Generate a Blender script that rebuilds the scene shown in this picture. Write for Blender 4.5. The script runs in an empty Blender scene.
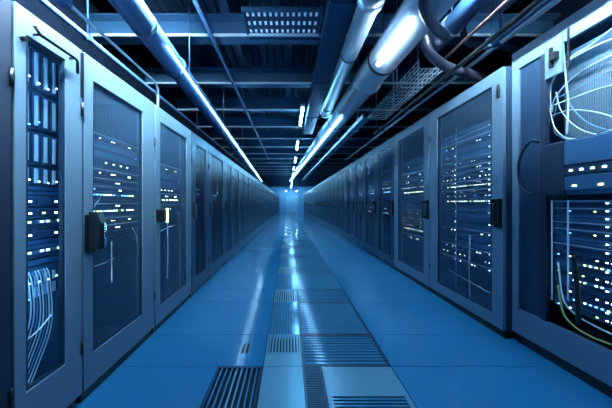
import bpy, bmesh, math, random
from mathutils import Vector, Matrix
random.seed(7)
scn = bpy.context.scene
COL = scn.collection
PI = math.pi
F, VX, VY, CH = 230.0, 289.0, 203.0, 1.2      # focal length in pixels, vanishing point, eye height

def at_x(px, py, X):            # point of the photograph on the upright plane x = X
    Y = X * F / (px - VX)
    return Vector((X, Y, CH + (VY - py) / F * Y))

# ------------------------------------------------------------------ materials
def principled(name, col, rough=.5, metal=0.0, bump=0.0, bscale=40, spec=.5, noise=0.0, nscale=6, coat=0.0):
    m = bpy.data.materials.new(name); m.use_nodes = True
    nt = m.node_tree; b = nt.nodes['Principled BSDF']
    b.inputs['Base Color'].default_value = (*col, 1)
    b.inputs['Roughness'].default_value = rough
    b.inputs['Metallic'].default_value = metal
    b.inputs['Specular IOR Level'].default_value = spec
    if coat:
        b.inputs['Coat Weight'].default_value = coat; b.inputs['Coat Roughness'].default_value = .12
    tc = nt.nodes.new('ShaderNodeTexCoord')
    if noise:
        n = nt.nodes.new('ShaderNodeTexNoise'); n.inputs['Scale'].default_value = nscale
        n.inputs['Detail'].default_value = 4
        nt.links.new(tc.outputs['Object'], n.inputs['Vector'])
        r = nt.nodes.new('ShaderNodeMapRange')
        r.inputs['To Min'].default_value = max(.02, rough - noise); r.inputs['To Max'].default_value = rough + noise
        nt.links.new(n.outputs['Fac'], r.inputs['Value']); nt.links.new(r.outputs['Result'], b.inputs['Roughness'])
    if bump:
        n = nt.nodes.new('ShaderNodeTexNoise'); n.inputs['Scale'].default_value = bscale
        nt.links.new(tc.outputs['Object'], n.inputs['Vector'])
        bp = nt.nodes.new('ShaderNodeBump'); bp.inputs['Strength'].default_value = bump
        nt.links.new(n.outputs['Fac'], bp.inputs['Height']); nt.links.new(bp.outputs['Normal'], b.inputs['Normal'])
    return m

def emitter(name, col, s):
    m = bpy.data.materials.new(name); m.use_nodes = True
    nt = m.node_tree; b = nt.nodes['Principled BSDF']
    b.inputs['Base Color'].default_value = (*[min(1, c) for c in col], 1)
    b.inputs['Emission Color'].default_value = (*col, 1)
    b.inputs['Emission Strength'].default_value = s
    return m

def glass(name, tint, refl=.9, rough=.08, base=.04):
    m = bpy.data.materials.new(name); m.use_nodes = True
    nt = m.node_tree; nt.nodes.clear()
    out = nt.nodes.new('ShaderNodeOutputMaterial')
    tr = nt.nodes.new('ShaderNodeBsdfTransparent'); tr.inputs['Color'].default_value = (*tint, 1)
    gl = nt.nodes.new('ShaderNodeBsdfGlossy'); gl.inputs['Color'].default_value = (refl, refl, refl, 1)
    gl.inputs['Roughness'].default_value = rough
    lw = nt.nodes.new('ShaderNodeLayerWeight'); lw.inputs['Blend'].default_value = .5
    pw = nt.nodes.new('ShaderNodeMath'); pw.operation = 'POWER'; pw.inputs[1].default_value = 4
    fr = nt.nodes.new('ShaderNodeMath'); fr.operation = 'MULTIPLY_ADD'; fr.inputs[1].default_value = .6; fr.inputs[2].default_value = .03
    nt.links.new(lw.outputs['Facing'], pw.inputs[0]); nt.links.new(pw.outputs[0], fr.inputs[0])
    mx = nt.nodes.new('ShaderNodeMixShader')
    nt.links.new(fr.outputs[0], mx.inputs['Fac'])
    nt.links.new(tr.outputs['BSDF'], mx.inputs[1]); nt.links.new(gl.outputs['BSDF'], mx.inputs[2])
    nt.links.new(mx.outputs['Shader'], out.inputs['Surface'])
    return m

def perforated(name, col, pitch=.012, hole=.46, rough=.4, metal=.5):
    """sheet steel with rows of round holes (holes are transparent)"""
    m = bpy.data.materials.new(name); m.use_nodes = True
    nt = m.node_tree; b = nt.nodes['Principled BSDF']
    b.inputs['Base Color'].default_value = (*col, 1); b.inputs['Roughness'].default_value = rough
    b.inputs['Metallic'].default_value = metal
    out = nt.nodes['Material Output']
    tc = nt.nodes.new('ShaderNodeTexCoord')
    sc = nt.nodes.new('ShaderNodeVectorMath'); sc.operation = 'SCALE'; sc.inputs['Scale'].default_value = 1 / pitch
    fr = nt.nodes.new('ShaderNodeVectorMath'); fr.operation = 'FRACTION'
    sb = nt.nodes.new('ShaderNodeVectorMath'); sb.operation = 'SUBTRACT'; sb.inputs[1].default_value = (.5, .5, .5)
    mu = nt.nodes.new('ShaderNodeVectorMath'); mu.operation = 'MULTIPLY'; mu.inputs[1].default_value = (1, 0, 1)
    ln = nt.nodes.new('ShaderNodeVectorMath'); ln.operation = 'LENGTH'
    lt = nt.nodes.new('ShaderNodeMath'); lt.operation = 'LESS_THAN'; lt.inputs[1].default_value = hole
    tr = nt.nodes.new('ShaderNodeBsdfTransparent'); mx = nt.nodes.new('ShaderNodeMixShader')
    L = nt.links.new
    L(tc.outputs['Object'], sc.inputs[0]); L(sc.outputs[0], fr.inputs[0]); L(fr.outputs[0], sb.inputs[0])
    L(sb.outputs[0], mu.inputs[0]); L(mu.outputs[0], ln.inputs[0]); L(ln.outputs['Value'], lt.inputs[0])
    L(lt.outputs[0], mx.inputs['Fac']); L(b.outputs[0], mx.inputs[1]); L(tr.outputs[0], mx.inputs[2])
    L(mx.outputs[0], out.inputs['Surface'])
    return m

M = {}
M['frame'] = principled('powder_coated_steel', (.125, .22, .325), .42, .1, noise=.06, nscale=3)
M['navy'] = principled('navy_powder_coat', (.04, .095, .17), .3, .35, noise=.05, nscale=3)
M['dark'] = principled('dark_navy_steel', (.018, .035, .075), .42, .3)
M['carcass'] = principled('cabinet_carcass', (.022, .055, .11), .5, .2)
M['gasket'] = principled('door_gasket', (.012, .03, .065), .35, .2)
M['black'] = principled('black_plastic', (.006, .009, .016), .28, 0)
M['chrome'] = principled('polished_steel', (.6, .68, .75), .18, 1)
M['server'] = principled('server_case', (.04, .12, .25), .4, .3)
M['bezel'] = principled('server_bezel', (.07, .21, .42), .32, .45)
M['bay'] = principled('drive_bay', (.02, .06, .14), .3, .3)
M['bayp'] = principled('pale_drive_bay', (.50, .70, .85), .3, .5)
M['floor'] = principled('glossy_floor_tile', (.028, .275, .56), .15, .0, noise=.05, nscale=2.5, spec=.6, coat=.5)
M['under'] = principled('underfloor', (.006, .013, .03), .6)
M['panel'] = principled('steel_floor_panel', (.08, .30, .52), .14, .1, noise=.05, nscale=5)
M['panelp'] = principled('pale_floor_panel', (.22, .48, .66), .25, .1, noise=.05, nscale=5)
M['paneld'] = principled('dark_floor_grille', (.03, .075, .15), .3, .35)
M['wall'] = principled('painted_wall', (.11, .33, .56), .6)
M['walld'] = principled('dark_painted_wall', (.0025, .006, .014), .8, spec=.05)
M['ceil'] = principled('ceiling_deck', (.016, .042, .095), .5, .3)
M['beam'] = principled('painted_beam', (.025, .085, .18), .38, .35)
M['pipe'] = principled('galvanised_pipe', (.32, .42, .52), .36, .55, noise=.02, nscale=4)
M['pipeb'] = principled('blue_pipe', (.03, .085, .19), .42, .35, noise=.02, nscale=4)
M['duct'] = principled('dark_duct', (.03, .07, .14), .3, .5)
M['tray'] = principled('pale_tray', (.42, .58, .70), .3, .4)
M['hose'] = principled('ribbed_hose', (.05, .06, .10), .35, .1)
M['rodred'] = principled('copper_conduit', (.22, .12, .12), .35, .5)
M['cable'] = principled('white_cable', (.62, .82, .92), .4)
M['cableb'] = principled('blue_cable', (.10, .32, .62), .4)
M['cabley'] = principled('yellow_cable', (.62, .62, .22), .4)
M['cablek'] = principled('black_cable', (.008, .012, .02), .4)
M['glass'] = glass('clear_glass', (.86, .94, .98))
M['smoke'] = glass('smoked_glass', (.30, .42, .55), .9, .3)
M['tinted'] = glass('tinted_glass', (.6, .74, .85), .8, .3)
M['mesh'] = perforated('perforated_steel', (.08, .165, .28))
M['meshp'] = perforated('pale_perforated_steel', (.16, .27, .38), .012, .33)
M['meshn'] = perforated('navy_perforated_steel', (.035, .09, .18), .010, .30)
M['meshd'] = perforated('dark_perforated_steel', (.03, .07, .13), .010, .40)
LC = (.20, .63, 1.0)
M['tube'] = emitter('fluorescent_tube', LC, 78)
M['key'] = emitter('bright_tube', (.70, .90, 1), 60)
M['strip'] = emitter('led_strip', (.30, .70, 1), 26)  # glow standing in for the highlights along both pipes
M['cablight'] = emitter('cabinet_light_strip', (.30, .70, 1), 42)  # glow of the bars added to brighten cabinet interiors
M['near'] = emitter('near_tube', (.74, .94, 1), 2000)  # tubes of the unseen lamps added over the near rows
M['nearr'] = emitter('near_tube_right', (.70, .92, 1), 640)
M['endl'] = emitter('end_tube', (.35, .75, 1), 160)  # tubes of the lamps added to brighten the end wall
M['cells'] = emitter('backlit_cells', (.45, .75, 1), .16)
M['ledw'] = emitter('white_led', (.75, .92, 1), 8)
M['ledb'] = emitter('blue_led', (.12, .35, 1), 7)
M['ledg'] = emitter('green_led', (.55, 1, .25), 6)
M['ledy'] = emitter('amber_led', (.9, .95, .3), 6)

# ------------------------------------------------------------------ mesh building
class MB:
    def __init__(s): s.bm = bmesh.new()
    def box(s, x0, x1, y0, y1, z0, z1):
        v = [s.bm.verts.new((x, y, z)) for x in (x0, x1) for y in (y0, y1) for z in (z0, z1)]
        for f in ((0, 1, 3, 2), (4, 6, 7, 5), (0, 4, 5, 1), (2, 3, 7, 6), (0, 2, 6, 4), (1, 5, 7, 3)):
            s.bm.faces.new([v[i] for i in f])
        return s
    def prism(s, pts, axis, a, b):
        """closed outline extruded along an axis from a to b"""
        def P(p, t):
            if axis == 'x': return (t, p[0], p[1])
            if axis == 'y': return (p[0], t, p[1])
            return (p[0], p[1], t)
        A = [s.bm.verts.new(P(p, a)) for p in pts]; B = [s.bm.verts.new(P(p, b)) for p in pts]
        n = len(pts)
        s.bm.faces.new(A[::-1]); s.bm.faces.new(B)
        for i in range(n): s.bm.faces.new((A[i], A[(i + 1) % n], B[(i + 1) % n], B[i]))
        return s
    def tube(s, pts, r, seg=12, cap=True):
        pts = [Vector(p) for p in pts]; rings = []
        up = None
        for i, p in enumerate(pts):
            t = (pts[min(i + 1, len(pts) - 1)] - pts[max(i - 1, 0)]).normalized()
            if up is None:
                up = Vector((0, 0, 1)) if abs(t.z) < .9 else Vector((1, 0, 0))
            u = (up - t * up.dot(t)).normalized(); w = t.cross(u); up = u
            rr = r[i] if isinstance(r, (list, tuple)) else r
            rings.append([s.bm.verts.new(p + u * math.cos(2 * PI * k / seg) * rr + w * math.sin(2 * PI * k / seg) * rr) for k in range(seg)])
        for a, b in zip(rings, rings[1:]):
            for k in range(seg): 
                f = s.bm.faces.new((a[k], a[(k + 1) % seg], b[(k + 1) % seg], b[k])); f.smooth = True
        if cap: s.bm.faces.new(rings[0][::-1]); s.bm.faces.new(rings[-1])
        return s
    def ring(s, x0, x1, z0, z1, hx0, hx1, hz0, hz1, y0, y1):
        """rectangular frame with a rectangular hole, thickness along y"""
        o = [(x0, z0), (x1, z0), (x1, z1), (x0, z1)]; h = [(hx0, hz0), (hx1, hz0), (hx1, hz1), (hx0, hz1)]
        V = {}
        for nm, c in (('o', o), ('h', h)):
            for k, y in ((0, y0), (1, y1)): V[nm, k] = [s.bm.verts.new((a, y, b)) for a, b in c]
        for i in range(4):
            j = (i + 1) % 4
            s.bm.faces.new((V['o', 0][i], V['o', 0][j], V['h', 0][j], V['h', 0][i]))
            s.bm.faces.new((V['o', 1][i], V['h', 1][i], V['h', 1][j], V['o', 1][j]))
            s.bm.faces.new((V['o', 0][i], V['o', 1][i], V['o', 1][j], V['o', 0][j]))
            s.bm.faces.new((V['h', 0][i], V['h', 0][j], V['h', 1][j], V['h', 1][i]))
        return s
    def build(s, name, mat, parent=None, bevel=0, loc=None):
        bmesh.ops.recalc_face_normals(s.bm, faces=s.bm.faces)
        me = bpy.data.meshes.new(name); s.bm.to_mesh(me); s.bm.free()
        me.materials.append(M[mat])
        o = bpy.data.objects.new(name, me); COL.objects.link(o)
        if parent: o.parent = parent
        if loc: o.location = loc
        if bevel:
            b = o.modifiers.new('bevel', 'BEVEL'); b.width = bevel; b.segments = 2; b.limit_method = 'ANGLE'; b.angle_limit = .7
        return o

def smooth(pts, n=8):
    """Catmull-Rom curve through the points"""
    P = [Vector(p) for p in pts]; P = [P[0] * 2 - P[1]] + P + [P[-1] * 2 - P[-2]]
    out = []
    for i in range(1, len(P) - 2):
        a, b, c, d = P[i - 1:i + 3]
        for k in range(n):
            t = k / n
            out.append(.5 * ((2 * b) + (c - a) * t + (2 * a - 5 * b + 4 * c - d) * t * t + (3 * b - a - 3 * c + d) * t ** 3))
    out.append(P[-2]); return out

def thing(name, label, cat, loc=(0, 0, 0), rz=0, group=None):
    o = bpy.data.objects.new(name, None); COL.objects.link(o)
    o.location = loc; o.rotation_euler.z = rz; o.empty_display_size = .1
    return tag(o, label, cat, group)
def tag(o, label, cat, group=None):
    o['label'] = label; o['category'] = cat
    if group: o['group'] = group
    return o
def struct(o): o['kind'] = 'structure'; return o
def copy_tree(o, parent=None):
    c = o.copy(); COL.objects.link(c); c.parent = parent
    for ch in list(o.children): copy_tree(ch, c)
    return c
ORD = ['', 'first', 'second', 'third', 'fourth', 'fifth', 'sixth', 'seventh', 'eighth', 'ninth', 'tenth', 'eleventh', 'twelfth', 'thirteenth', 'fourteenth', 'fifteenth', 'sixteenth']

LX, RX, HL, HR = -1.22, 1.88, 2.10, 2.40     # front planes and heights of the two rows
END, BACK, WL, WR, CEIL = 30.0, -2.4, -2.45, 3.25, 3.95

# ------------------------------------------------------------------ room shell
rows = [BACK, -1.7, -1.0, -.3, .4, 1.0, 1.69, 2.10, 2.79, 3.20, 3.90]
y = 3.9; k = 0
while y < END - .8:
    y += (.41, .69)[k % 2]; k += 1; rows.append(round(y, 3))
rows.append(END)
SX = (-.19, .10, .75)                          # the strip of panels down the middle
g = .0025
m = MB(); m.box(WL, WR, BACK, END, -.12, -.03)
for a, b in zip(rows, rows[1:]):
    near = (a == 1.0)
    m.box(WL, (-.52 if near else SX[0]) - g, a + g, b - g, -.03, 0)
    m.box(SX[2] + g, WR, a + g, b - g, -.03, 0)
    if b <= 1.0: m.box(SX[0] + g, SX[2] - g, a + g, b - g, -.03, 0)
fl = struct(m.build('floor', 'floor')); fl.data.materials.append(M['under'])
for p_ in fl.data.polygons:
    if max(fl.data.vertices[v].co.z for v in p_.vertices) < -.02 or abs(p_.center.z + .03) < 1e-4: p_.material_index = 1
# corrugated deck
pts = []; x = WL
while x < WR - .01:
    pts += [(x, CEIL), (x + .07, CEIL), (x + .085, CEIL + .05), (x + .135, CEIL + .05)]; x += .15
pts += [(WR, CEIL), (WR, CEIL + .12), (WL, CEIL + .12)]
struct(MB().prism(pts, 'y', BACK, END).build('ceiling', 'ceil'))
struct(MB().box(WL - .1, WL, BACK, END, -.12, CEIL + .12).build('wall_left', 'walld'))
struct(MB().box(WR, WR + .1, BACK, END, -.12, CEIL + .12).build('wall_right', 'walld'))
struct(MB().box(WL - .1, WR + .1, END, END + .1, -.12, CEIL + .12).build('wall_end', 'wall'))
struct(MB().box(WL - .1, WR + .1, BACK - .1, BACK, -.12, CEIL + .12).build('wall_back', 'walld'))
d = struct(MB().ring(-.55, 1.25, 0, 2.25, -.47, 1.17, .0, 2.17, END - .05, END).build('door_1', 'frame'))
MB().box(-.47, .345, END - .035, END, .01, 2.17).box(.355, 1.17, END - .035, END, .01, 2.17).build('door_leaf', 'panelp', d)
MB().box(.27, .29, END - .08, END - .035, .95, 1.25).box(.41, .43, END - .08, END - .035, .95, 1.25).build('pull_handle', 'chrome', d)

# roof beams
bi = 0
for i in range(25):
    Yb = (1.78 if i == 0 else 2.84 + (i - 1) * 1.1)
    if Yb > END - .5: break
    b0, b1 = CH + 2.02, CH + 2.27
    prof = [(Yb - .09, b0), (Yb + .09, b0), (Yb + .09, b0 + .02), (Yb + .012, b0 + .035), (Yb + .012, b1 - .035), (Yb + .09, b1 - .02),
            (Yb + .09, b1), (Yb - .09, b1), (Yb - .09, b1 - .02), (Yb - .012, b1 - .035), (Yb - .012, b0 + .035), (Yb - .09, b0 + .02)]
    o = struct(MB().prism(prof, 'x', WL, WR).build('trim_%d' % (i + 1), 'beam'))
# pale strips added under the beams, standing in for their lit edges
for i in range(13):
    Yb = 2.74 + i * 1.1
    struct(MB().box(WL, WR, Yb, Yb + .022, CH + 1.995, CH + 2.02).build('trim_%d' % (60 + i), 'tray'))
# purlins above the beams
for i, X in enumerate((-1.9, -.75, .0, 1.45, 2.5)):
    struct(MB().box(X - .05, X + .05, BACK, END, CH + 2.27, CEIL).build('trim_%d' % (40 + i), 'ceil'))

# ------------------------------------------------------------------ floor panels
def grille(x0, x1, y0, y1, along, n, mat, label, group=None, barmat=None, cover=.55, border=.014, name='floor_grille', divider=True):
    t = thing(name, label, 'floor vent', ((x0 + x1) / 2, (y0 + y1) / 2, -.03), 0, group)
    w, l = (x1 - x0) / 2 - g, (y1 - y0) / 2 - g
    f = MB()
    f.box(-w, -w + border, -l, l, 0, .03); f.box(w - border, w, -l, l, 0, .03)
    f.box(-w + border, w - border, -l, -l + border, 0, .03); f.box(-w + border, w - border, l - border, l, 0, .03)
    f.build('frame', mat, t)
    s = MB(); a, b = -w + border, w - border; c, d = -l + border, l - border
    for k in range(n):
        if along == 'y':
            p = (b - a) / n; s.box(a + p * (k + .5 - cover / 2), a + p * (k + .5 + cover / 2), c, d, .018, .028)
        else:
            p = (d - c) / n; s.box(a, b, c + p * (k + .5 - cover / 2), c + p * (k + .5 + cover / 2), .006, .028)
    s.build('slats', barmat or mat, t)
    return t
def plate(x0, x1, y0, y1, mat, label, group=None):
    o = MB().box(-(x1 - x0) / 2 + g, (x1 - x0) / 2 - g, -(y1 - y0) / 2 + g, (y1 - y0) / 2 - g, 0, .03).build('floor_panel', mat, loc=((x0 + x1) / 2, (y0 + y1) / 2, -.03))
    return tag(o, label, 'floor panel', group)
a, b, c = SX
grille(-.52, a - .006, 1.0, 1.69, 'y', 8, 'paneld', 'dark floor grille with lengthwise bars nearest the camera, left of the pale panel', barmat='panel', cover=.3)
plate(a, b, 1.0, 1.69, 'panelp', 'plain pale blue floor panel between the two near grilles')
t = grille(b, .235, 1.0, 1.69, 'x', 46, 'paneld', 'narrow dark floor grille right of the plain pale panel', cover=.5, border=.008)
t = thing('floor_grille', 'pale floor panel with cross slots near the bottom right of the strip', 'floor vent', ((.235 + c) / 2, 1.345, -.03))
f = MB(); w = (c - .235) / 2 - g; f.box(-w, w, .085, .342, 0, .03); f.box(-w, -w + .03, -.342, .085, 0, .03); f.box(w - .03, w, -.342, .085, 0, .03)
f.build('frame', 'panelp', t)
s = MB()
for k in range(18): s.box(-w + .03, w - .03, .085 - .0237 * (k + 1), .085 - .0237 * (k + 1) + .013, .004, .027)
s.build('slats', 'panel', t)
# second row: 1.69 - 2.10
plate(a, b, 1.69, 1.83, 'panelp', 'short pale floor plate in front of the first ticked grille')
grille(a, b, 1.83, 2.10, 'y', 10, 'panelp', 'ticked pale floor grille on the left of the strip, nearest of its kind', 'ticked floor grilles', cover=.5)
grille(b, c, 1.69, 2.10, 'x', 10, 'paneld', 'wide steel floor grille with cross bars, nearest in the middle strip', 'wide floor grilles', barmat='panel', cover=.62, border=.02)
grille(a, b, 2.10, 2.79, 'y', 9, 'panel', 'floor panel with long grooves behind the nearest ticked grille', 'grooved floor panels', cover=.86)
grille(b, c, 2.10, 2.79, 'x', 16, 'paneld', 'wide steel floor grille with cross bars, second in the middle strip', 'wide floor grilles', barmat='panel', cover=.75, border=.02)
n = 1
for i, (y0, y1) in enumerate(zip(rows, rows[1:])):
    if y0 < 2.7: continue
    far = n > 6
    if (y1 - y0) < .5:
        grille(a, b, y0, y1, 'y', 9, 'panelp', 'far small ticked floor grille deep in the middle strip' if far else 'ticked pale floor grille on the strip, %s in depth order' % ORD[n // 2 + 2], 'far ticked floor grilles' if far else 'ticked floor grilles', cover=.5)
        grille(b, c, y0, y1, 'x', 8, 'paneld', 'far wide dark floor grille deep in the middle strip' if far else 'wide dark slotted floor grille, %s along the strip' % ORD[n + 2], 'far wide floor grilles' if far else 'wide floor grilles', barmat='panel', cover=.5)
    else:
        grille(a, b, y0, y1, 'y', 7, 'panel', 'far narrow grooved floor panel deep in the middle strip' if far else 'narrow grooved floor panel on the strip, %s in depth order' % ORD[n // 2 + 2], 'far grooved floor panels' if far else 'grooved floor panels', cover=.86)
        grille(b, c, y0, y1, 'x', 12, 'panel', 'far wide pale floor grille deep in the middle strip' if far else 'wide pale close-barred floor grille, %s along the strip' % ORD[n + 2], 'far wide floor grilles' if far else 'wide floor grilles', barmat='panel', cover=.8)
    n += 1
# slotted lifting plate in the left tile
t = thing('lifting_plate', 'small dark double slot set in the floor tile left of the strip', 'floor fitting', (-.36, 1.9, 0))
for sx in (-.024, .012):
    MB().prism([(sx, -.06), (sx + .018, -.06), (sx + .018, .06), (sx, .06)], 'z', 0, .003).build('slot', 'black', t)
MB().box(-.004, .006, -.05, .05, 0, .002).build('rib', 'panelp', t)

# ------------------------------------------------------------------ cabinets
def cabinet(side, X, Y0, Y1, H, label, near=.1, far=.1, top=.12, bot=.2, pane='glass', frame='frame', handle='lever', group=None, depth=.9, hs=1, lock=False, vent=False, light=False, rails=True):
    """local frame: x along the row, front at y = 0, inside at +y"""
    W = Y1 - Y0 - .006; rz = PI / 2 if side == 'L' else -PI / 2
    t = thing('server_cabinet', label, 'cabinet', (X, (Y0 + Y1) / 2, 0), rz, group)
    w = W / 2; th = .018
    k = MB(); k.box(-w, -w + th, .032, depth, .07, H).box(w - th, w, .032, depth, .07, H)
    k.box(-w + th, w - th, .032, depth, H - th, H).box(-w + th, w - th, .032, depth, .07, .07 + th).box(-w + th, w - th, depth - th, depth, .07 + th, H - th)
    k.build('carcass', 'carcass', t)
    MB().box(-w + .01, w - .01, .03, depth - .02, 0, .07).build('plinth', 'black', t)
    for s in ((-1, 1) if rails else ()):
        xr = s * (w - th - .012)
        MB().box(xr - .012, xr + .012, .12, .135, .10, H - .04).build('mounting_rail', 'frame', t)
    lo, hi = (near, far) if side == 'L' else (far, near)
    hx0, hx1, hz0, hz1 = -w + lo, w - hi, .07 + bot, H - top
    d = MB().ring(-w, w, .075, H, hx0, hx1, hz0, hz1, 0, .03).build('door', frame, t, .004)
    MB().ring(hx0, hx1, hz0, hz1, hx0 + .012, hx1 - .012, hz0 + .012, hz1 - .012, .006, .026).build('gasket', 'gasket', d)
    if pane: MB().box(hx0 + .012, hx1 - .012, .014, .018, hz0 + .012, hz1 - .012).build('glass_pane' if pane in ('glass', 'smoke', 'tinted') else 'mesh_panel', pane, d)
    if light: MB().box(hx0 + .03, hx1 - .03, .042, .055, H - top + .07, H - top + .085).build('cabinet_light', 'cablight', t)  # bar added to light the interior, hidden behind the top rail
    if light:  # second bar added for interior light, hidden behind the near stile
        nx = -w + .022 if side == 'L' else w - .03
        MB().box(nx, nx + .008, .034, .044, hz0, hz1).build('cabinet_light', 'cablight', t)
    # hinges
    sx = hs * (1 if side == 'L' else -1)       # hinge on the far side, handle on the near one
    for z in (.35, H - .35): MB().tube([(sx * (w - .006), -.006, z - .04), (sx * (w - .006), -.006, z + .04)], .007, 8).build('hinge', 'black', d)
    hx = -sx * (w - .035)
    if handle == 'block':
        h = MB().box(hx - .035, hx + .03, -.02, 0, .90, 1.13).prism([(-.02, .89), (-.085, .92), (-.095, 1.08), (-.07, 1.14), (-.02, 1.15)], 'x', hx - .028, hx + .022).build('handle', 'black', d, .006)
        MB().tube([(hx, -.098, .93), (hx, -.103, 1.0), (hx, -.098, 1.08)], .008, 8).build('grip_strip', 'chrome', h)
    elif handle == 'green':
        h = MB().box(hx - .03, hx + .025, -.075, 0, 1.03, 1.14).build('handle', 'black', d, .006)
        MB().box(hx + .02, hx + .032, -.082, -.066, 1.02, 1.15).build('green_light', 'ledg', h)
    elif handle == 'lever':
        h = MB().box(hx - .02, hx + .02, -.014, 0, 1.0, 1.22).build('handle', 'black', d, .004)
        MB().box(hx - .01, hx + .01, -.05, -.038, 1.0, 1.17).box(hx - .01, hx + .01, -.05, -.014, 1.15, 1.18).build('lever', 'chrome', h, .003)
        MB().tube([(hx, -.014, 1.03), (hx, -.022, 1.03)], .012, 10).build('lock_barrel', 'chrome', h)
    elif handle == 'bar':
        h = MB().box(hx - .032, hx + .03, -.03, 0, .98, 1.24).build('handle', 'black', d, .005)
        MB().box(hx - .014, hx + .0, -.07, -.055, 1.02, 1.22).box(hx - .014, hx, -.07, -.03, 1.20, 1.23).box(hx - .014, hx, -.07, -.03, 1.0, 1.03).build('lever', 'black', h, .004)
        MB().box(hx + .008, hx + .022, -.04, -.03, 1.02, 1.22).build('steel_strip', 'chrome', h)
    if lock:
        MB().prism([(hx - .014, H - .26), (hx + .014, H - .26), (hx + .016, H - .2), (hx + .006, H - .14), (hx - .006, H - .14), (hx - .014, H - .2)], 'y', -.016, 0).build('lock_cover', 'black', d, .004)
    if vent:
        MB().box(-.05, .05, -.012, 0, 1.35, 1.52).build('keypad', 'dark', d, .004)
    return t

# --- equipment
def rack_unit(W, h, kind, seed):
    """proto of a rack unit, local front at y = 0 facing -y, base centre at origin"""
    r = random.Random(seed); P = []
    w = W / 2
    P.append(('case', MB().box(-w + .012, w - .012, .006, .45, 0, h), 'server', 0))
    fp = MB().box(-w, w, 0, .006, .002, h - .002)
    P.append(('faceplate', fp, 'bezel', 0))
    leds = []
    if kind == 'bays':                       # rows of drive bays
        n = max(3, int(W / .07)); p = (W - .03) / n; nr = max(1, int(h / .06)); q = (h - .012) / nr
        for i in range(n):
            for j in range(nr):
                x = -w + .015 + p * i; z = .006 + q * j
                P.append(('drive_bay', MB().box(x + .003, x + p - .003, -.008, 0, z + .002, z + q - .002), 'bay', 0))
                if r.random() < .8: leds.append((x + p * .25, z + q * .5, r.choice(['ledw', 'ledw', 'ledb', 'ledg']), .0035, -.008))
    elif kind == 'columns':                  # upright modules with pale ejectors
        n = max(3, int(W / .042)); p = (W - .02) / n
        for i in range(n):
            x = -w + .01 + p * i
            b = MB().box(x + .003, x + p - .003, -.01, 0, .008, h - .008)
            P.append(('module', b, 'bay', 0))
            P.append(('ejector', MB().box(x + p * .3, x + p * .55, -.02, -.01, h * .12, h * .88), 'bayp', 0))
            if r.random() < .6: leds.append((x + p * .75, h * r.uniform(.1, .3), r.choice(['ledw', 'ledb']), .003, -.01))
    elif kind == 'switch':                   # port row with a line of lamps
        P.append(('port_block', MB().box(-w * .82, w * .82, -.006, 0, h * .18, h * .55), 'bay', 0))
        n = max(5, int(W / .035))
        for i in range(n):
            if r.random() < .85: leds.append((-w * .82 + (i + .5) * w * 1.64 / n, h * .75, r.choice(['ledg', 'ledy', 'ledw', 'ledw', 'ledb', 'ledw']), .004, 0))
    elif kind == 'blank':
        P.append(('vent_slot', MB().box(-w * .8, w * .8, -.002, 0, h * .4, h * .6), 'bay', 0))
        leds.append((w * .9, h * .5, 'ledb', .003, 0))
    elif kind == 'line':                     # plain unit with a pale edge
        P.append(('trim_bar', MB().box(-w, w, -.012, 0, h - .012, h - .004), 'bayp', 0))
        P.append(('recess', MB().box(-w * .9, w * .9, -.003, 0, h * .15, h * .6), 'bay', 0))
        for i in range(5):
            if r.random() < .75: leds.append((r.uniform(-w * .85, w * .85), h * .4, r.choice(['ledw', 'ledw', 'ledb', 'ledy']), .0035, -.003))
    if W > .8: leds += [(-w * .5, h * .5, 'ledw', .004, -.006), (w * .5, h * .5, 'ledw', .004, -.006)]
    for (x, z, mt, s, y) in leds:
        if W > .9: s *= .75
        P.append(('led', MB().box(x - s * 1.6, x + s * 1.6, y - .004, y, z - s, z + s), mt, 0))
    return P
KIND = {'bays': 'drive-bay server', 'columns': 'chassis of upright modules', 'switch': 'switch with a row of green lamps', 'blank': 'plain dark server', 'line': 'slim server with a pale top edge'}
NAME = {'bays': 'drive_array', 'columns': 'blade_chassis', 'switch': 'network_switch', 'blank': 'rack_server', 'line': 'rack_server'}
CAT = {'bays': 'server', 'columns': 'server', 'switch': 'switch', 'blank': 'server', 'line': 'server'}
cache = {}
def unit(side, X, Ym, W, z, h, kind, label, group=None, recess=.12, seed=0):
    key = (round(W, 3), round(h, 3), kind, seed % 3)
    rz = PI / 2 if side == 'L' else -PI / 2
    loc = (X - recess if side == 'L' else X + recess, Ym, z)
    if key in cache:
        t = copy_tree(cache[key]); t.location = loc; t.rotation_euler.z = rz
        if 'group' in t: del t['group']
        tag(t, label, CAT[kind], group)
    else:
        t = thing(NAME[kind], label, CAT[kind], loc, rz, group)
        for nm, mb, mt, bv in rack_unit(W, h, kind, seed % 3 + 11): mb.build(nm, mt, t)
        cache[key] = t
    return t
def fill(side, X, Y0, Y1, items, where, recess=.12, W=None):
    """items: (z, h, kind) from the top down"""
    W = W or Y1 - Y0 - .105
    cnt = {}; tot = {}
    for z, h, kd in items: tot[kd] = tot.get(kd, 0) + 1
    for i, (z, h, kd) in enumerate(items):
        cnt[kd] = cnt.get(kd, 0) + 1
        if tot[kd] == 1: lab = '%s inside %s' % (KIND[kd], where)
        elif cnt[kd] == 1: lab = 'topmost %s inside %s' % (KIND[kd], where)
        elif cnt[kd] == tot[kd]: lab = 'lowest %s inside %s' % (KIND[kd], where)
        else: lab = '%s %s from the top inside %s' % (ORD[cnt[kd]], KIND[kd], where)
        unit(side, X, (Y0 + Y1) / 2, W, z, h, kd, lab, 'rack units in ' + where, recess, i)
def stack(z1, spec):
    out = []; z = z1
    for h, kd in spec: z -= h; out.append((z, h - .004, kd))
    return out

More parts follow.
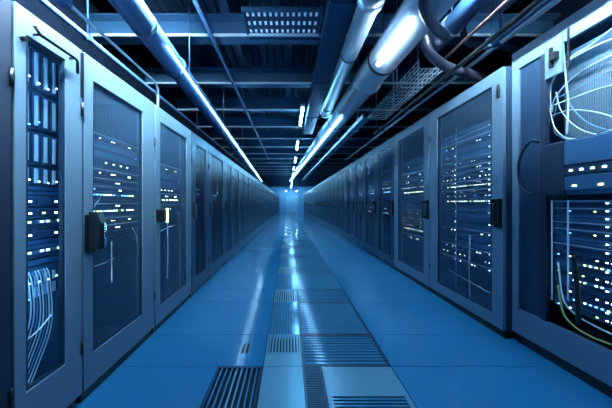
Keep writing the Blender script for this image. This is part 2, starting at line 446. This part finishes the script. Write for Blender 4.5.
# left row
cabinet('L', LX, .30, 1.015, HL, 'dark cabinet edge at the far left border of the photo', frame='dark', pane='meshd')
c1 = cabinet('L', LX, 1.02, 1.36, HL, 'nearest tall left cabinet with glass door full of cables and small lamps', near=.045, far=.10, top=.12, bot=.25, handle=None, light=True, rails=False)
fill('L', LX, 1.02, 1.36, stack(1.99, [(.22, 'columns'), (.2, 'columns'), (.18, 'columns'), (.1, 'columns'), (.05, 'blank'), (.06, 'bays'), (.06, 'bays'), (.055, 'switch'), (.05, 'bays'), (.05, 'blank'), (.05, 'switch'), (.07, 'blank'), (.06, 'columns'), (.07, 'columns')]), 'the nearest left glass-door cabinet', .075, .285)
d1 = [c for c in c1.children if c.name.startswith('door')][0]
yl = lambda Y: Y - 1.19
MB().tube([(yl(1.075), -.03, 2.03), (yl(1.10), -.03, 2.005), (yl(1.285), -.03, 2.005), (yl(1.295), -.03, 1.995), (yl(1.295), -.03, 1.93)], .008, 8).tube([(yl(1.10), -.03, 2.005), (yl(1.10), 0, 2.005)], .006, 8).tube([(yl(1.28), -.03, 2.005), (yl(1.28), 0, 2.005)], .006, 8).build('stay_bar', 'black', d1)
MB().tube([(yl(1.05), -.02, 1.95), (yl(1.05), 0, 1.95)], .010, 12).build('lock', 'black', d1)
MB().box(yl(1.345), yl(1.356), -.012, 0, 1.82, 2.08).build('seal_strip', 'black', d1)
cabinet('L', LX, 1.365, 2.09, HL, 'second left cabinet with large black block handle and tall window', near=.065, far=.17, top=.14, bot=.20, handle='block', pane='mesh', light=True)
fill('L', LX, 1.365, 2.09, stack(1.70, [(.07, 'line'), (.1, 'blank'), (.08, 'bays'), (.06, 'line'), (.06, 'line'), (.05, 'line'), (.07, 'switch'), (.05, 'line'), (.06, 'switch'), (.05, 'line'), (.06, 'line')]), 'the second left cabinet')
cabinet('L', LX, 2.10, 2.88, HL, 'third left cabinet with green-lit black handle', near=.08, far=.14, top=.13, bot=.16, handle='green', pane='mesh', light=True)
fill('L', LX, 2.10, 2.88, stack(1.62, [(.09, 'line'), (.16, 'blank'), (.06, 'bays'), (.06, 'line'), (.06, 'switch'), (.09, 'line')]), 'the third left cabinet')
lb = [2.89, 3.50, 4.38, 5.0]
while lb[-1] < END - .9: lb.append(round(lb[-1] + .70, 3))
desc = {4: 'narrow dark-windowed', 5: 'keypad-fitted'}
protoL = {}
for i, (p, q) in enumerate(zip(lb, lb[1:])):
    n = i + 4
    lab = ('%s left cabinet counted from the camera, %s door with small lever handle' % (ORD[n], desc.get(n, 'smoked glass'))) if n <= 12 else 'far blue left-row cabinet beyond the twelfth from the camera'
    key = round(q - p, 2)
    if n > 5 and key in protoL:
        t = copy_tree(protoL[key]); t.location = (LX, (p + q) / 2, 0); 
        tag(t, lab, 'cabinet', 'far cabinets of the left row' if n > 12 else 'cabinets of the left row')
    else:
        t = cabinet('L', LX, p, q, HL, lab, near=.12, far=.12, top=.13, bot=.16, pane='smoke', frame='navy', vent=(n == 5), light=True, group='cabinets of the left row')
        if n > 5: protoL[key] = t
for i in range(0, 3):
    p, q = lb[i], lb[i + 1]
    fill('L', LX, p, q, stack(1.75, [(.1, 'line'), (.2, 'blank'), (.1, 'bays'), (.06, 'switch'), (.06, 'line')]), 'the %s left cabinet' % ORD[i + 4])

# right row
R1X = 1.95
t1 = thing('server_cabinet', 'nearest right cabinet, open front with side mesh panel and curved cables', 'cabinet', (R1X, 0, 0), -PI / 2)
H1 = 2.5
# local x = -Y world
def lx(Y): return -Y
k = MB(); A, B = lx(2.013), lx(.45)
k.box(A, A + .018, .032, .9, .08, H1).box(B - .018, B, .032, .9, .08, H1).box(A + .018, B - .018, .032, .9, H1 - .018, H1).box(A + .018, B - .018, .032, .9, .08, .098).box(A + .018, B - .018, .88, .9, .098, H1 - .018)
k.build('carcass', 'carcass', t1)
MB().box(A + .01, B - .01, .03, .88, 0, .08).build('plinth', 'black', t1)
fr = MB()
fr.ring(A, B, .085, H1, A + .06, B - .06, .30, H1 - .16, 0, .03)
fr.build('front_frame', 'frame', t1, .004)
pm = MB().box(lx(1.95), lx(1.785), .012, .016, .31, H1 - .17).build('mesh_panel', 'meshn', t1)
po = MB().box(lx(1.785), lx(1.745), -.002, .028, .30, H1 - .16).build('centre_post', 'dark', t1, .003)
lp = MB().box(lx(1.74), lx(1.63), -.016, 0, 2.13, H1 - .1).build('latch_plate', 'frame', t1, .003)
MB().box(lx(1.70), lx(1.68), -.036, -.016, 2.19, 2.34).prism([(lx(1.69), 2.24), (lx(1.645), 2.235), (lx(1.645), 2.29), (lx(1.69), 2.30)], 'y', -.046, -.016).build('lock_cover', 'black', lp, .004)
MB().box(lx(1.606), lx(1.596), -.008, 0, 2.14, 2.42).build('seal_strip', 'black', t1)
for Yr in (.55,): MB().box(lx(Yr + .012), lx(Yr - .012), .14, .155, .12, H1 - .04).build('mounting_rail', 'frame', t1)
MB().box(lx(1.735), lx(.58), .128, .132, 1.66, H1 - .18).build('mesh_panel', 'meshp', t1)
MB().box(lx(1.72), lx(.56), .045, .06, H1 - .09, H1 - .07).build('cabinet_light', 'cablight', t1)  # hidden bar added to light the inside of this cabinet
# pulled-out chassis with curved handle
t = thing('blade_chassis', 'big pulled-out blue chassis with crescent handle in nearest right cabinet', 'server', (R1X, 1.2, 1.26), -PI / 2)
prof = [(-.55, .0), (-.55, .32), (-.53, .355), (-.49, .37), (-.39, .37), (-.39, 0)]
MB().prism([(x, z) for x, z in prof], 'y', -.06, -.006).build('end_cheek', 'dark', t, .012)
MB().box(-.43, .6, -.006, .5, 0, .37).box(-.39, .6, -.03, -.006, 0, .37).build('case', 'server', t)
MB().box(-.39, .6, -.05, -.03, .20, .36).build('upper_fascia', 'bezel', t, .004)
MB().box(-.39, .6, -.05, -.03, .03, .12).build('lower_fascia', 'bezel', t, .004)
MB().box(-.39, .6, -.045, -.03, .135, .185).build('port_block', 'bay', t)
for i in range(16):
    MB().box(-.36 + .055 * i, -.345 + .055 * i, -.05, -.045, .155, .166).build('led', ['ledy', 'ledw', 'ledg', 'ledw'][i % 4], t)
for i in range(8): MB().box(-.34 + .13 * i, -.32 + .13 * i, -.055, -.05, .05, .06).build('led', ['ledg', 'ledy', 'ledw'][i % 3], t)
arc = []
for i in range(15):
    a_ = math.radians(100 + 150 * i / 14); arc.append((-.55 + .13 * math.cos(a_) , -.075, .21 + .215 * math.sin(a_)))
arc = [(-.54, -.05, .40)] + arc + [(-.545, -.05, .01)]
MB().tube(arc, .012, 10).build('crescent_handle', 'dark', t)
Wr = 1.735 - .57
def fillR1(items, where):
    cnt = {}
    for i, (z, h, kd) in enumerate(items):
        cnt[kd] = cnt.get(kd, 0) + 1
        lab = '%s below the pulled-out chassis, %s of its kind downwards' % (KIND[kd], ORD[cnt[kd]])
        unit('R', R1X, 1.1525, Wr, z, h, kd, lab, 'rack units in ' + where, .055, i)
fillR1(stack(1.225, [(.05, 'line'), (.05, 'line'), (.05, 'blank'), (.05, 'line'), (.06, 'line'), (.05, 'blank'), (.06, 'line'), (.06, 'bays'), (.06, 'switch'), (.06, 'bays'), (.06, 'switch'), (.08, 'bays'), (.05, 'switch'), (.05, 'bays')]), 'the nearest right cabinet')

cabinet('R', RX, 2.02, 3.07, HR, 'second right cabinet with tall glass door and black bar handle', near=.11, far=.15, top=.12, bot=.12, handle='bar', lock=True, pane='mesh', light=True)
fill('R', RX, 2.02, 3.07, stack(2.05, [(.12, 'blank'), (.1, 'line'), (.12, 'blank'), (.08, 'line'), (.06, 'line'), (.06, 'line'), (.05, 'bays'), (.05, 'line'), (.05, 'switch'), (.05, 'line'), (.06, 'bays'), (.1, 'switch'), (.1, 'blank'), (.14, 'blank'), (.06, 'line'), (.14, 'blank'), (.06, 'line'), (.1, 'bays'), (.05, 'line')]), 'the second right cabinet', .14)
cabinet('R', RX, 3.08, 4.12, HR, 'third right cabinet with glass door, just beyond the bar-handled one', near=.13, far=.15, top=.13, bot=.14, handle='bar', pane='mesh', light=True)
fill('R', RX, 3.08, 4.12, stack(1.9, [(.2, 'blank'), (.1, 'line'), (.1, 'line'), (.1, 'bays'), (.1, 'switch'), (.2, 'blank'), (.1, 'line'), (.2, 'bays'), (.1, 'switch'), (.1, 'line')]), 'the third right cabinet')
rb = [4.13, 4.97]
while rb[-1] < END - .9: rb.append(round(rb[-1] + .84, 3))
protoR = None
for i, (p, q) in enumerate(zip(rb, rb[1:])):
    n = i + 4
    lab = ('%s right cabinet counted from the camera, glass door with bar handle' % ORD[n]) if n <= 12 else 'far blue right-row cabinet beyond the twelfth from the camera'
    gp = 'far cabinets of the right row' if n > 12 else 'cabinets of the right row'
    if protoR: t = copy_tree(protoR); t.location = (RX, (p + q) / 2, 0); tag(t, lab, 'cabinet', gp)
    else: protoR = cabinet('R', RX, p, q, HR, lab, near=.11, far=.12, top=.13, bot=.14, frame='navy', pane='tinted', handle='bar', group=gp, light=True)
    if n <= 10:
        fill('R', RX, p, q, stack(1.9, [(.25, 'blank'), (.1, 'line'), (.1, 'bays'), (.1, 'switch'), (.2, 'blank'), (.1, 'line'), (.1, 'bays')]), 'the %s right cabinet' % ORD[n])

# ------------------------------------------------------------------ cables
def cable(pts, r, mat, label, group, n=8, floor_z=None, xmax=9):
    pts = smooth(pts, n)
    if floor_z: pts = [Vector((min(p.x, xmax), p.y, max(p.z, floor_z))) for p in pts]
    o0 = pts[0].copy()
    o = MB().tube([p - o0 for p in pts], r, 6).build('patch_cable', mat, loc=o0)
    return tag(o, label, 'cable', group)
GL = 'cables hanging in the nearest left cabinet'
X1 = LX - .048
for i in range(9):
    y0 = 1.095 + .014 * i; dz = .03 * i
    p = [(X1 - .004, y0, .86), (X1, y0 + .012, .80), (X1 + .015, y0 + .006, .66 - dz * .4), (X1 + .012, y0 - .03 - .004 * i, .52 - dz * .6), (X1, 1.06 + .002 * i, .46 - dz)]
    cable(p, .0028, 'cable' if i % 3 else 'cableb', 'thin pale cable looping down inside the nearest left cabinet', GL)
cable([(X1 + .03, 1.065, .55), (X1 + .032, 1.13, .57), (X1 + .03, 1.2, .62)], .004, 'cable', 'short white cable crossing the loops in the nearest left cabinet', None)
X2 = LX - .075
for j, (ya, za, yb, zb) in enumerate([(1.50, .90, 1.50, .32), (1.68, .92, 1.68, .62)]):
    cable([(X2, ya, za), (X2, ya, (za + zb) / 2), (X2, yb, zb)], .004, 'cable', ['white vertical cable on the left inside the second left cabinet', 'shorter white vertical cable inside the second left cabinet'][j], None)
cable([(X2, 1.5, .78), (X2, 1.6, .78), (X2, 1.7, .79)], .004, 'cable', 'white horizontal cable low inside the second left cabinet', None)
cable([(X2, 1.46, 1.62), (X2, 1.46, 1.4), (X2 , 1.46, 1.12)], .004, 'cable', 'white upright cable beside the servers of the second left cabinet', None)
cable([(X2, 1.48, 1.13), (X2 + .01, 1.52, 1.18), (X2, 1.58, 1.24)], .003, 'cable', 'white slanting cable over the servers of the second left cabinet', None)
cable([(X2, 1.90, 1.0), (X2 + .01, 1.93, .93), (X2, 1.96, .86)], .004, 'cable', 'bright slanted cable at the far edge of the second left cabinet', None)
cable([(X2, 2.45, .98), (X2, 2.46, .7), (X2, 2.45, .4)], .005, 'cable', 'white vertical cable inside the third left cabinet', None)
cable([(X2, 2.22, .90), (X2, 2.4, .93), (X2, 2.6, .95)], .005, 'cable', 'white horizontal cable inside the third left cabinet', None)
# right cabinet two
X3 = RX + .08
cable([at_x(470, 235, X3), at_x(469, 265, X3), at_x(470, 298, X3)], .006, 'cable', 'white vertical cable low inside the second right cabinet', None)
cable([at_x(456, 128, X3), at_x(456, 170, X3), at_x(456, 240, X3), at_x(456, 290, X3)], .006, 'cableb', 'pale upright cable running down the second right cabinet', None)
cable([at_x(450, 142, X3), at_x(465, 135, X3), at_x(490, 125, X3)], .004, 'cable', 'white sloping cable high inside the second right cabinet', None)
cable([at_x(449, 270, X3), at_x(465, 279, X3), at_x(490, 293, X3)], .006, 'cable', 'white sloping cable at the bottom of the second right cabinet', None)
# nearest right cabinet
GR = 'white cables arching over the mesh of the nearest right cabinet'
XR = R1X + .06
fan = [
 [(549, 122), (549, 90), (562, 66), (587, 50), (618, 36)], [(551, 110), (552, 84), (570, 58), (592, 44), (622, 20)],
 [(553, 100), (570, 92), (590, 82), (622, 64)], [(551, 106), (575, 97), (600, 88), (624, 82)],
 [(563, 40), (565, 70), (568, 102), (567, 134)], [(567, 98), (574, 110), (590, 124), (622, 134)],
 [(549, 106), (555, 128), (568, 138), (590, 137), (622, 126)], [(556, 92), (562, 112), (582, 130), (622, 139)],
 [(553, 120), (556, 134), (575, 141), (600, 141), (622, 139)], [(551, 116), (570, 110), (596, 112), (622, 120)],
 [(552, 112), (556, 96), (580, 72), (622, 50)], [(554, 118), (562, 88), (590, 66), (622, 55)]]
for i, f_ in enumerate(fan):
    cable([at_x(px, py, R1X + .034 + .0066 * i) for px, py in f_], .0032 if i != 4 else .005, 'cable' if i % 3 != 2 else 'cableb',
          'white upright cable beside the latch plate of the nearest right cabinet' if i == 4 else 'thin white cable arching across the mesh of nearest right cabinet', None if i == 4 else GR, floor_z=1.64, xmax=R1X + .115)
XB = R1X + .028
for j, px in enumerate((552, 568)):
    cable([at_x(px, y_, R1X - .004) for y_ in (200, 240, 280, 300)], .005, 'cable', ['pale dotted upright cable at the left of the lower servers', 'pale upright cable crossing the lower servers'][j], None)
cable([at_x(558, 285, R1X + .020), at_x(563, 312, R1X + .020), at_x(574, 326, R1X + .020), at_x(590, 336, R1X + .020), at_x(612, 345, R1X + .020)], .006, 'cabley', 'yellowish cable sagging along the bottom of nearest right cabinet', None, floor_z=.31)
cable([at_x(558, 262, R1X + .008), at_x(563, 298, R1X + .008), at_x(575, 314, R1X + .008), at_x(595, 326, R1X + .008), at_x(620, 338, R1X + .008)], .005, 'cable', 'white cable sagging above the yellowish one in nearest right cabinet', None, floor_z=.326)
cable([at_x(574, 255, R1X - .026), at_x(577, 285, R1X - .026), at_x(579, 325, R1X - .026)], .014, 'cablek', 'thick black cable hanging before the lower servers of nearest right cabinet', None)

# ------------------------------------------------------------------ overhead services
def line_pipe(p0, d, y0, y1, r, mat, name, label, cat, clamps=(), collars=(), hang=True, seg=24, clampmat='duct'):
    """pipe along p0 + d*(y-p0.y); hangers reach up to the beams or deck"""
    P = lambda y: Vector(p0) + Vector(d) * (y - p0[1])
    t = thing(name, label, cat, P(y0))
    o0 = P(y0)
    MB().tube([P(y0) - o0, P((y0 + y1) / 2) - o0, P(y1) - o0], r, seg).build('pipe_run', mat, t)
    dv = Vector(d).normalized()
    for y in collars:
        q = P(y) - o0
        MB().tube([q - dv * .03, q - dv * .012, q + dv * .012, q + dv * .03], [r * 1.05, r * 1.16, r * 1.16, r * 1.05], seg).build('collar', mat, t)
    for y in clamps:
        q = P(y) - o0
        c = MB().tube([q - dv * .015, q + dv * .015], r * 1.06, seg).build('clamp', clampmat, t)
        if hang:
            top = CEIL - o0.z
            MB().tube([(q.x, q.y, q.z + r), (q.x, q.y, top)], .008, 8).build('hanger_rod', 'beam', c)
    return t, P
# 1 dark blue round pipe on the left with a glowing line for its highlight
dL = (-.02, 1, -.045)
tl, PL = line_pipe((-1.168, 1.584, CH + 1.456), dL, -1.5, 10.6, .1, 'pipeb', 'ventilation_pipe', 'big dark blue round pipe hung above the left row', 'pipe', clamps=(.9, 1.85, 2.75, 4.3, 6.2, 8.2, 10.1), collars=(2.4, 5.2, 7.6))
def pipe_highlight(P, off, y0, y1, r, label, mat='strip'):  # glowing line added in place of a pipe's highlight
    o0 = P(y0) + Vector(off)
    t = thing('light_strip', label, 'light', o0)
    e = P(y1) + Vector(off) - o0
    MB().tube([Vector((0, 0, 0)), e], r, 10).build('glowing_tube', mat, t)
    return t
pipe_highlight(PL, (.114, 0, -.072), 2.0, 10.4, .0075, 'thin glowing white light line along the right side of left pipe')
# 2 large silver pipe on the right
dR = (-.05, 1, .026)
tr_, PR = line_pipe((1.084, 1.756, CH + 1.57), dR, -1.5, 19.6, .165, 'pipe', 'ventilation_pipe', 'largest silver pipe crossing overhead on the right with tube lamp', 'pipe', clamps=(.9, 2.55, 4.6, 6.8, 9.2, 12, 15, 18), collars=(3.0, 5.6, 8.4), clampmat='black')
pipe_highlight(PR, (-.105, 0, -.183), 3.9, 19.4, .018, 'long glowing light line under the largest silver pipe')
o0 = PR(1.80) + Vector((-.135, 0, -.163))
t = thing('tube_lamp', 'bright white tube lamp fixed under the largest silver pipe', 'lamp', o0)
e = PR(2.36) + Vector((-.135, 0, -.163)) - o0
MB().tube([Vector((0, .0, 0)), e * .02, e * .98, e], [.014, .024, .024, .014], 14).build('glowing_tube', 'key', t)
for fz in (1.0,): MB().tube([e * fz, e * (fz + .02)], .024, 12).build('end_cap', 'tray', t)
MB().box(-.01, .01, .1, .13, .015, .035).box(-.01, .01, .4, .43, .015, .035).build('bracket', 'chrome', t)
# 3 slim silver pipe
t, PS = line_pipe((.68, 1.7, CH + 1.68), (.0, 1, 0), -1.5, 4.3, .095, 'pipe', 'conduit_pipe', 'slimmer silver pipe left of the largest one', 'pipe', clamps=(.6, 2.6, 4.0), collars=(1.75, 1.83, 1.91, 4.22))
# 4 dark flat duct
t = thing('air_duct', 'dark flat rectangular duct in the ceiling left of silver pipes', 'duct', (.50, -1.5, CH + 1.82))
MB().box(-.13, .12, 0, 7.6, 0, .17).build('duct_run', 'duct', t, .01)
for y_ in (2.2, 3.6, 5.0, 6.4): MB().box(-.145, .135, y_ - .015, y_ + .015, -.012, .182).build('flange', 'duct', t)
for y_ in (3.4, 5.8): MB().tube([(0, y_, .17), (0, y_, CEIL - CH - 1.82)], .008, 8).build('hanger_rod', 'beam', t)
# 5 pale tray below the big pipe
dT = (-.039, 1, 0)
o0 = Vector((1.166, 3.45, CH + 1.27))
t = thing('cable_tray', 'long pale cable tray slanting below the largest silver pipe', 'cable tray', o0)
m = MB(); q = Vector(dT) * 9.5
def slant(m, x0, x1, z0, z1):
    v = [m.bm.verts.new((x + (q.x if e_ else 0), q.y if e_ else 0, z)) for e_ in (0, 1) for x, z in ((x0, z0), (x1, z0), (x1, z1), (x0, z1))]
    for fc in ((0, 1, 2, 3), (7, 6, 5, 4), (0, 4, 5, 1), (1, 5, 6, 2), (2, 6, 7, 3), (3, 7, 4, 0)): m.bm.faces.new([v[i] for i in fc])
slant(m, -.06, .06, 0, .008); slant(m, -.06, -.052, .008, .06); slant(m, .052, .06, .008, .06)
m.build('tray_run', 'frame', t)
for k in range(5):
    y_ = .6 + 2.0 * k
    for s in (1,):
        MB().tube([(dT[0] * y_ + s * .072, y_, 0), (dT[0] * y_ + s * .072, y_, CEIL - o0.z)], .007, 8).build('hanger_rod', 'tray', t)
    MB().box(dT[0] * y_ - .08, dT[0] * y_ + .08, y_ - .015, y_ + .015, -.012, 0).build('cross_bar', 'tray', t)
# 6 blue pipe upper right with elbow
pts = [(1.63, -1.5, CH + 1.77), (1.63, 1.0, CH + 1.77), (1.63, 2.5, CH + 1.77)]
for k in range(1, 9):
    a_ = PI / 2 * k / 8; pts.append((1.63, 2.5 + .2 * math.sin(a_), CH + 1.77 + .2 * (1 - math.cos(a_))))
pts.append((1.63, 2.7, CEIL))
t = thing('coolant_pipe', 'blue pipe bending upward over the right row', 'pipe', (1.63, -1.5, CH + 1.77))
MB().tube([Vector(p) - Vector(pts[0]) for p in pts], .095, 20).build('pipe_run', 'pipeb', t)
for y_ in (1.5, 2.3):
    c_ = MB().tube([(0, y_ + 1.48, 0), (0, y_ + 1.52, 0)], .108, 20).build('collar', 'pipe', t)
    MB().tube([(0, y_ + 1.5, .1), (0, y_ + 1.5, CEIL - CH - 1.77)], .008, 8).build('hanger_rod', 'beam', c_)
# 7 hoses
def hose(px, r, mat, label, name='hose', ribs=True):
    pts = [Vector(((x - VX) / F * Y, Y, CH + (VY - y_) / F * Y)) for x, y_, Y in px]
    P = smooth(pts, 14); o0 = P[0].copy()
    rr = [r * (1 + (.08 if i % 2 else -.04)) for i in range(len(P))] if ribs else r
    o = MB().tube([p - o0 for p in P], rr, 12).build(name, mat, loc=o0)
    return tag(o, label, 'hose')
hose([(432, -12, 2.3), (425, 25, 2.3), (428, 50, 2.3), (442, 64, 2.35), (455, 70, 2.42), (470, 74, 2.5), (500, 88, 2.65), (530, 96, 2.8)], .042, 'hose', 'thick dark ribbed hose curving down onto the second right cabinet')
hose([(434, -60, 1.0), (430, -25, 1.3), (423, 2, 1.4), (432, 24, 1.6), (446, 38, 1.9), (437, 40, 2.05), (428, 20, 2.1), (427, -16, 2.1), (427, -97, 2.1)], .032, 'hose', 'dark ribbed hose looping beside the largest silver pipe')
hose([(466, -20, 2.4), (463, 20, 2.4), (466, 40, 2.4), (480, 46, 2.4), (500, 46, 2.45), (524, 52, 2.5)], .03, 'hose', 'smaller dark hose dropping beside the blue pipe over right row')
def conduit(p0, y0, y1, r, mat, label, rods=None):
    o0 = Vector((p0[0], y0, CH + p0[1]))
    t = thing('conduit', label, 'conduit', o0)
    MB().tube([(0, 0, 0), (0, y1 - y0, 0)], r, 10).build('conduit_run', mat, t)
    n = max(2, int((y1 - y0) / 2.2))
    for k in range(n):
        y_ = (y1 - y0) * (k + .75) / n
        if rods: y_ = rods - y0
        if rods and k: break
        c_ = MB().box(-r * 1.6, r * 1.6, y_ - .012, y_ + .012, -r * 1.3, r * 1.3).build('clip', 'beam', t)
        MB().tube([(0, y_, r), (0, y_, CEIL - o0.z)], .006, 6).build('hanger_rod', 'beam', c_)
    return t
conduit((1.56, 1.26), .2, 4.2, .02, 'cablek', 'black straight conduit running low along the front of right row', 4.1)
conduit((1.80, 1.42), .2, 2.1, .028, 'pipeb', 'blue conduit above the top edge of nearest right cabinet', 2.04)
conduit((1.685, 1.56), .2, 3.3, .014, 'rodred', 'thin reddish conduit above the blue one', 3.15)
conduit((1.98, 1.50), .2, 8.0, .022, 'pipe', 'grey conduit over the tops of right cabinets')
conduit((1.30, 1.86), 2.6, 8.0, .03, 'pipeb', 'blue conduit close under the beams right of largest pipe')
# 9 wire basket tray
o0 = Vector((1.385, 2.45, CH + 1.43))
t = thing('wire_basket', 'open wire basket tray hung between silver pipe and right row', 'cable tray', o0)
m = MB(); Wb, Lb, Hb = .27, 1.5, .09
for k in range(7): m.tube([(Wb * k / 6, 0, 0), (Wb * k / 6, Lb, 0)], .004, 6)
for z in (.045, .09):
    for x in (0, Wb): m.tube([(x, 0, z), (x, Lb, z)], .004, 6)
for k in range(16):
    y_ = Lb * k / 15; m.tube([(0, y_, Hb), (0, y_, 0), (Wb, y_, 0), (Wb, y_, Hb)], .004, 6)
m.build('wire_mesh', 'tray', t)
for y_ in (.5, 1.2):
    for x in (0, Wb): MB().tube([(x, y_, Hb), (x, y_, CEIL - o0.z)], .006, 6).build('hanger_rod', 'tray', t)
# 10 pale rod on the left with junction boxes
XC = -1.29
pts = [(XC, -.5, CH + 1.165), (XC, 1.0, CH + 1.165), (XC, 2.18, CH + 1.165), (XC, 2.235, CH + 1.155), (XC, 2.26, CH + 1.12), (XC, 2.262, CH + 1.05), (XC, 2.262, HL)]
t = thing('conduit', 'pale thin conduit above left row bending down onto third cabinet', 'conduit', pts[0])
MB().tube([Vector(p) - Vector(pts[0]) for p in pts], .011, 10).build('conduit_run', 'tray', t)
for y_ in (1.05, 1.28):
    c_ = MB().box(-.03, .03, y_ + .46, y_ + .56, -.03, .03).build('junction_box', 'pipeb', t, .004)
    MB().tube([(0, y_ + .5, .03), (0, y_ + .5, CEIL - CH - 1.165)], .006, 6).build('hanger_rod', 'beam', c_)
conduit((-1.62, 1.33), .2, 9.0, .02, 'pipeb', 'dark blue conduit over the tops of left cabinets')
conduit((-.9, 1.93), .2, 10.0, .022, 'pipeb', 'blue conduit under the beams right of left pipe')
# 11 lit ceiling grille
t = thing('ceiling_grille', 'small ceiling grille with rows of bright dots near the top centre', 'vent', (-.04, 2.42, CH + 2.0))
MB().box(-.46, .40, -.02, .42, .03, .05).build('backplate', 'duct', t)
m = MB()
for x in (-.46, .385): m.box(x, x + .015, -.02, .42, 0, .03)
for y_ in (-.02, .405): m.box(-.445, .385, y_, y_ + .015, 0, .03)
m.build('frame', 'beam', t)
m = MB()
for i in range(13):
    for j in range(3): m.box(-.42 + .062 * i, -.395 + .062 * i, .03 + .12 * j, .07 + .12 * j, .02, .03)
m.build('lit_cells', 'cells', t)
for x in (-.4, .34): MB().tube([(x, .2, .05), (x, .2, CEIL - CH - 2.0)], .008, 8).build('hanger_rod', 'beam', t)
# batten lamps along the centre line
def batten():
    t = thing('ceiling_lamp', 'x', 'lamp', (0, 0, 0))
    MB().prism([(-.045, .06), (-.03, .0), (.03, .0), (.045, .06)], 'y', 0, 1.05).build('housing', 'tray', t)
    MB().tube([(0, .03, -.018), (0, .05, -.022), (0, 1.0, -.022), (0, 1.02, -.018)], [.018, .024, .024, .018], 12).build('glowing_tube', 'tube', t)
    for y_ in (.2, .85): MB().tube([(0, y_, .06), (0, y_, CEIL - CH - 1.88)], .006, 6).build('hanger_rod', 'beam', t)
    return t
bt = batten()
by = [4.5, 7.0, 9.5, 12.0, 14.5, 17.0, 19.5, 22.0, 24.5, 27.0, .75, -1.6]
for i, Y in enumerate(by):
    t = bt if i == 0 else copy_tree(bt)
    t.location = (.27, Y, CH + 1.88)
    if i < 6: tag(t, 'white ceiling batten lamp over the aisle, %s one away from the camera' % ORD[i + 1] if i else 'white ceiling batten lamp over the aisle, largest seen hanging down the middle', 'lamp', 'batten lamps over the aisle')
    elif i < 10: tag(t, 'far tiny ceiling batten lamp near the end of the aisle', 'lamp', 'far batten lamps')
    else: tag(t, 'ceiling batten lamp above the camera' if i == 10 else 'ceiling batten lamp behind the camera', 'lamp', 'batten lamps over the aisle')

# unseen lamps added over the near row fronts to brighten the cabinet tops
for X, ys in ((-.85, (-.2, .91)), (1.385, (-.2, .91))):
    for y_ in ys:
        t = copy_tree(bt); t.location = (X, y_, CH + 1.85)
        tag(t, 'batten lamp above the fronts of the nearest %s cabinets' % ('left' if X < 0 else 'right'), 'lamp', 'near batten lamps, %s row' % ('left' if X < 0 else 'right'))
        for ch in t.children:
            if ch.name.startswith('glowing'): ch.data = ch.data.copy(); ch.data.materials[0] = M['near' if X < 0 else 'nearr']
        sg = 1 if X < 0 else -1; lip = .031 if X < 0 else .045
        MB().prism([(sg * .045, .06), (sg * .052, .06), (sg * .052, -.11), (-sg * lip, -.11), (-sg * lip, -.104), (sg * .045, -.104)], 'y', 0, 1.05).build('side_shade', 'beam', t)  # shade added to keep this light off the floor and opposite row
for X, lab in ((-.35, 'left lamp of the bright pair before the end wall'), (.95, 'right lamp of the bright pair before the end wall')):  # two lamps added to make the far end bright
    t = copy_tree(bt); t.location = (X, 28.3, CH + 1.5); tag(t, lab, 'lamp', 'end wall lamps')
    for ch in t.children:
        if ch.name.startswith('glowing'): ch.data = ch.data.copy(); ch.data.materials[0] = M['endl']
# ------------------------------------------------------------------ light
w = bpy.data.worlds.new('World'); scn.world = w; w.use_nodes = True
w.node_tree.nodes['Background'].inputs['Color'].default_value = (.01, .03, .08, 1)
w.node_tree.nodes['Background'].inputs['Strength'].default_value = .3

cam = bpy.data.cameras.new('Camera'); co = bpy.data.objects.new('Camera', cam); COL.objects.link(co)
co.location = (0, 0, CH); co.rotation_euler = (PI / 2, 0, 0)
cam.sensor_width = 36; cam.lens = 36 * F / 612
cam.shift_x = (306 - VX) / 612; cam.shift_y = (VY - 204) / 612
cam.clip_start = .02
scn.camera = co
vs = scn.view_settings
vs.view_transform = 'Standard'; vs.look = 'None'; vs.gamma = 1; vs.use_curve_mapping = False
vs.exposure = 0.36
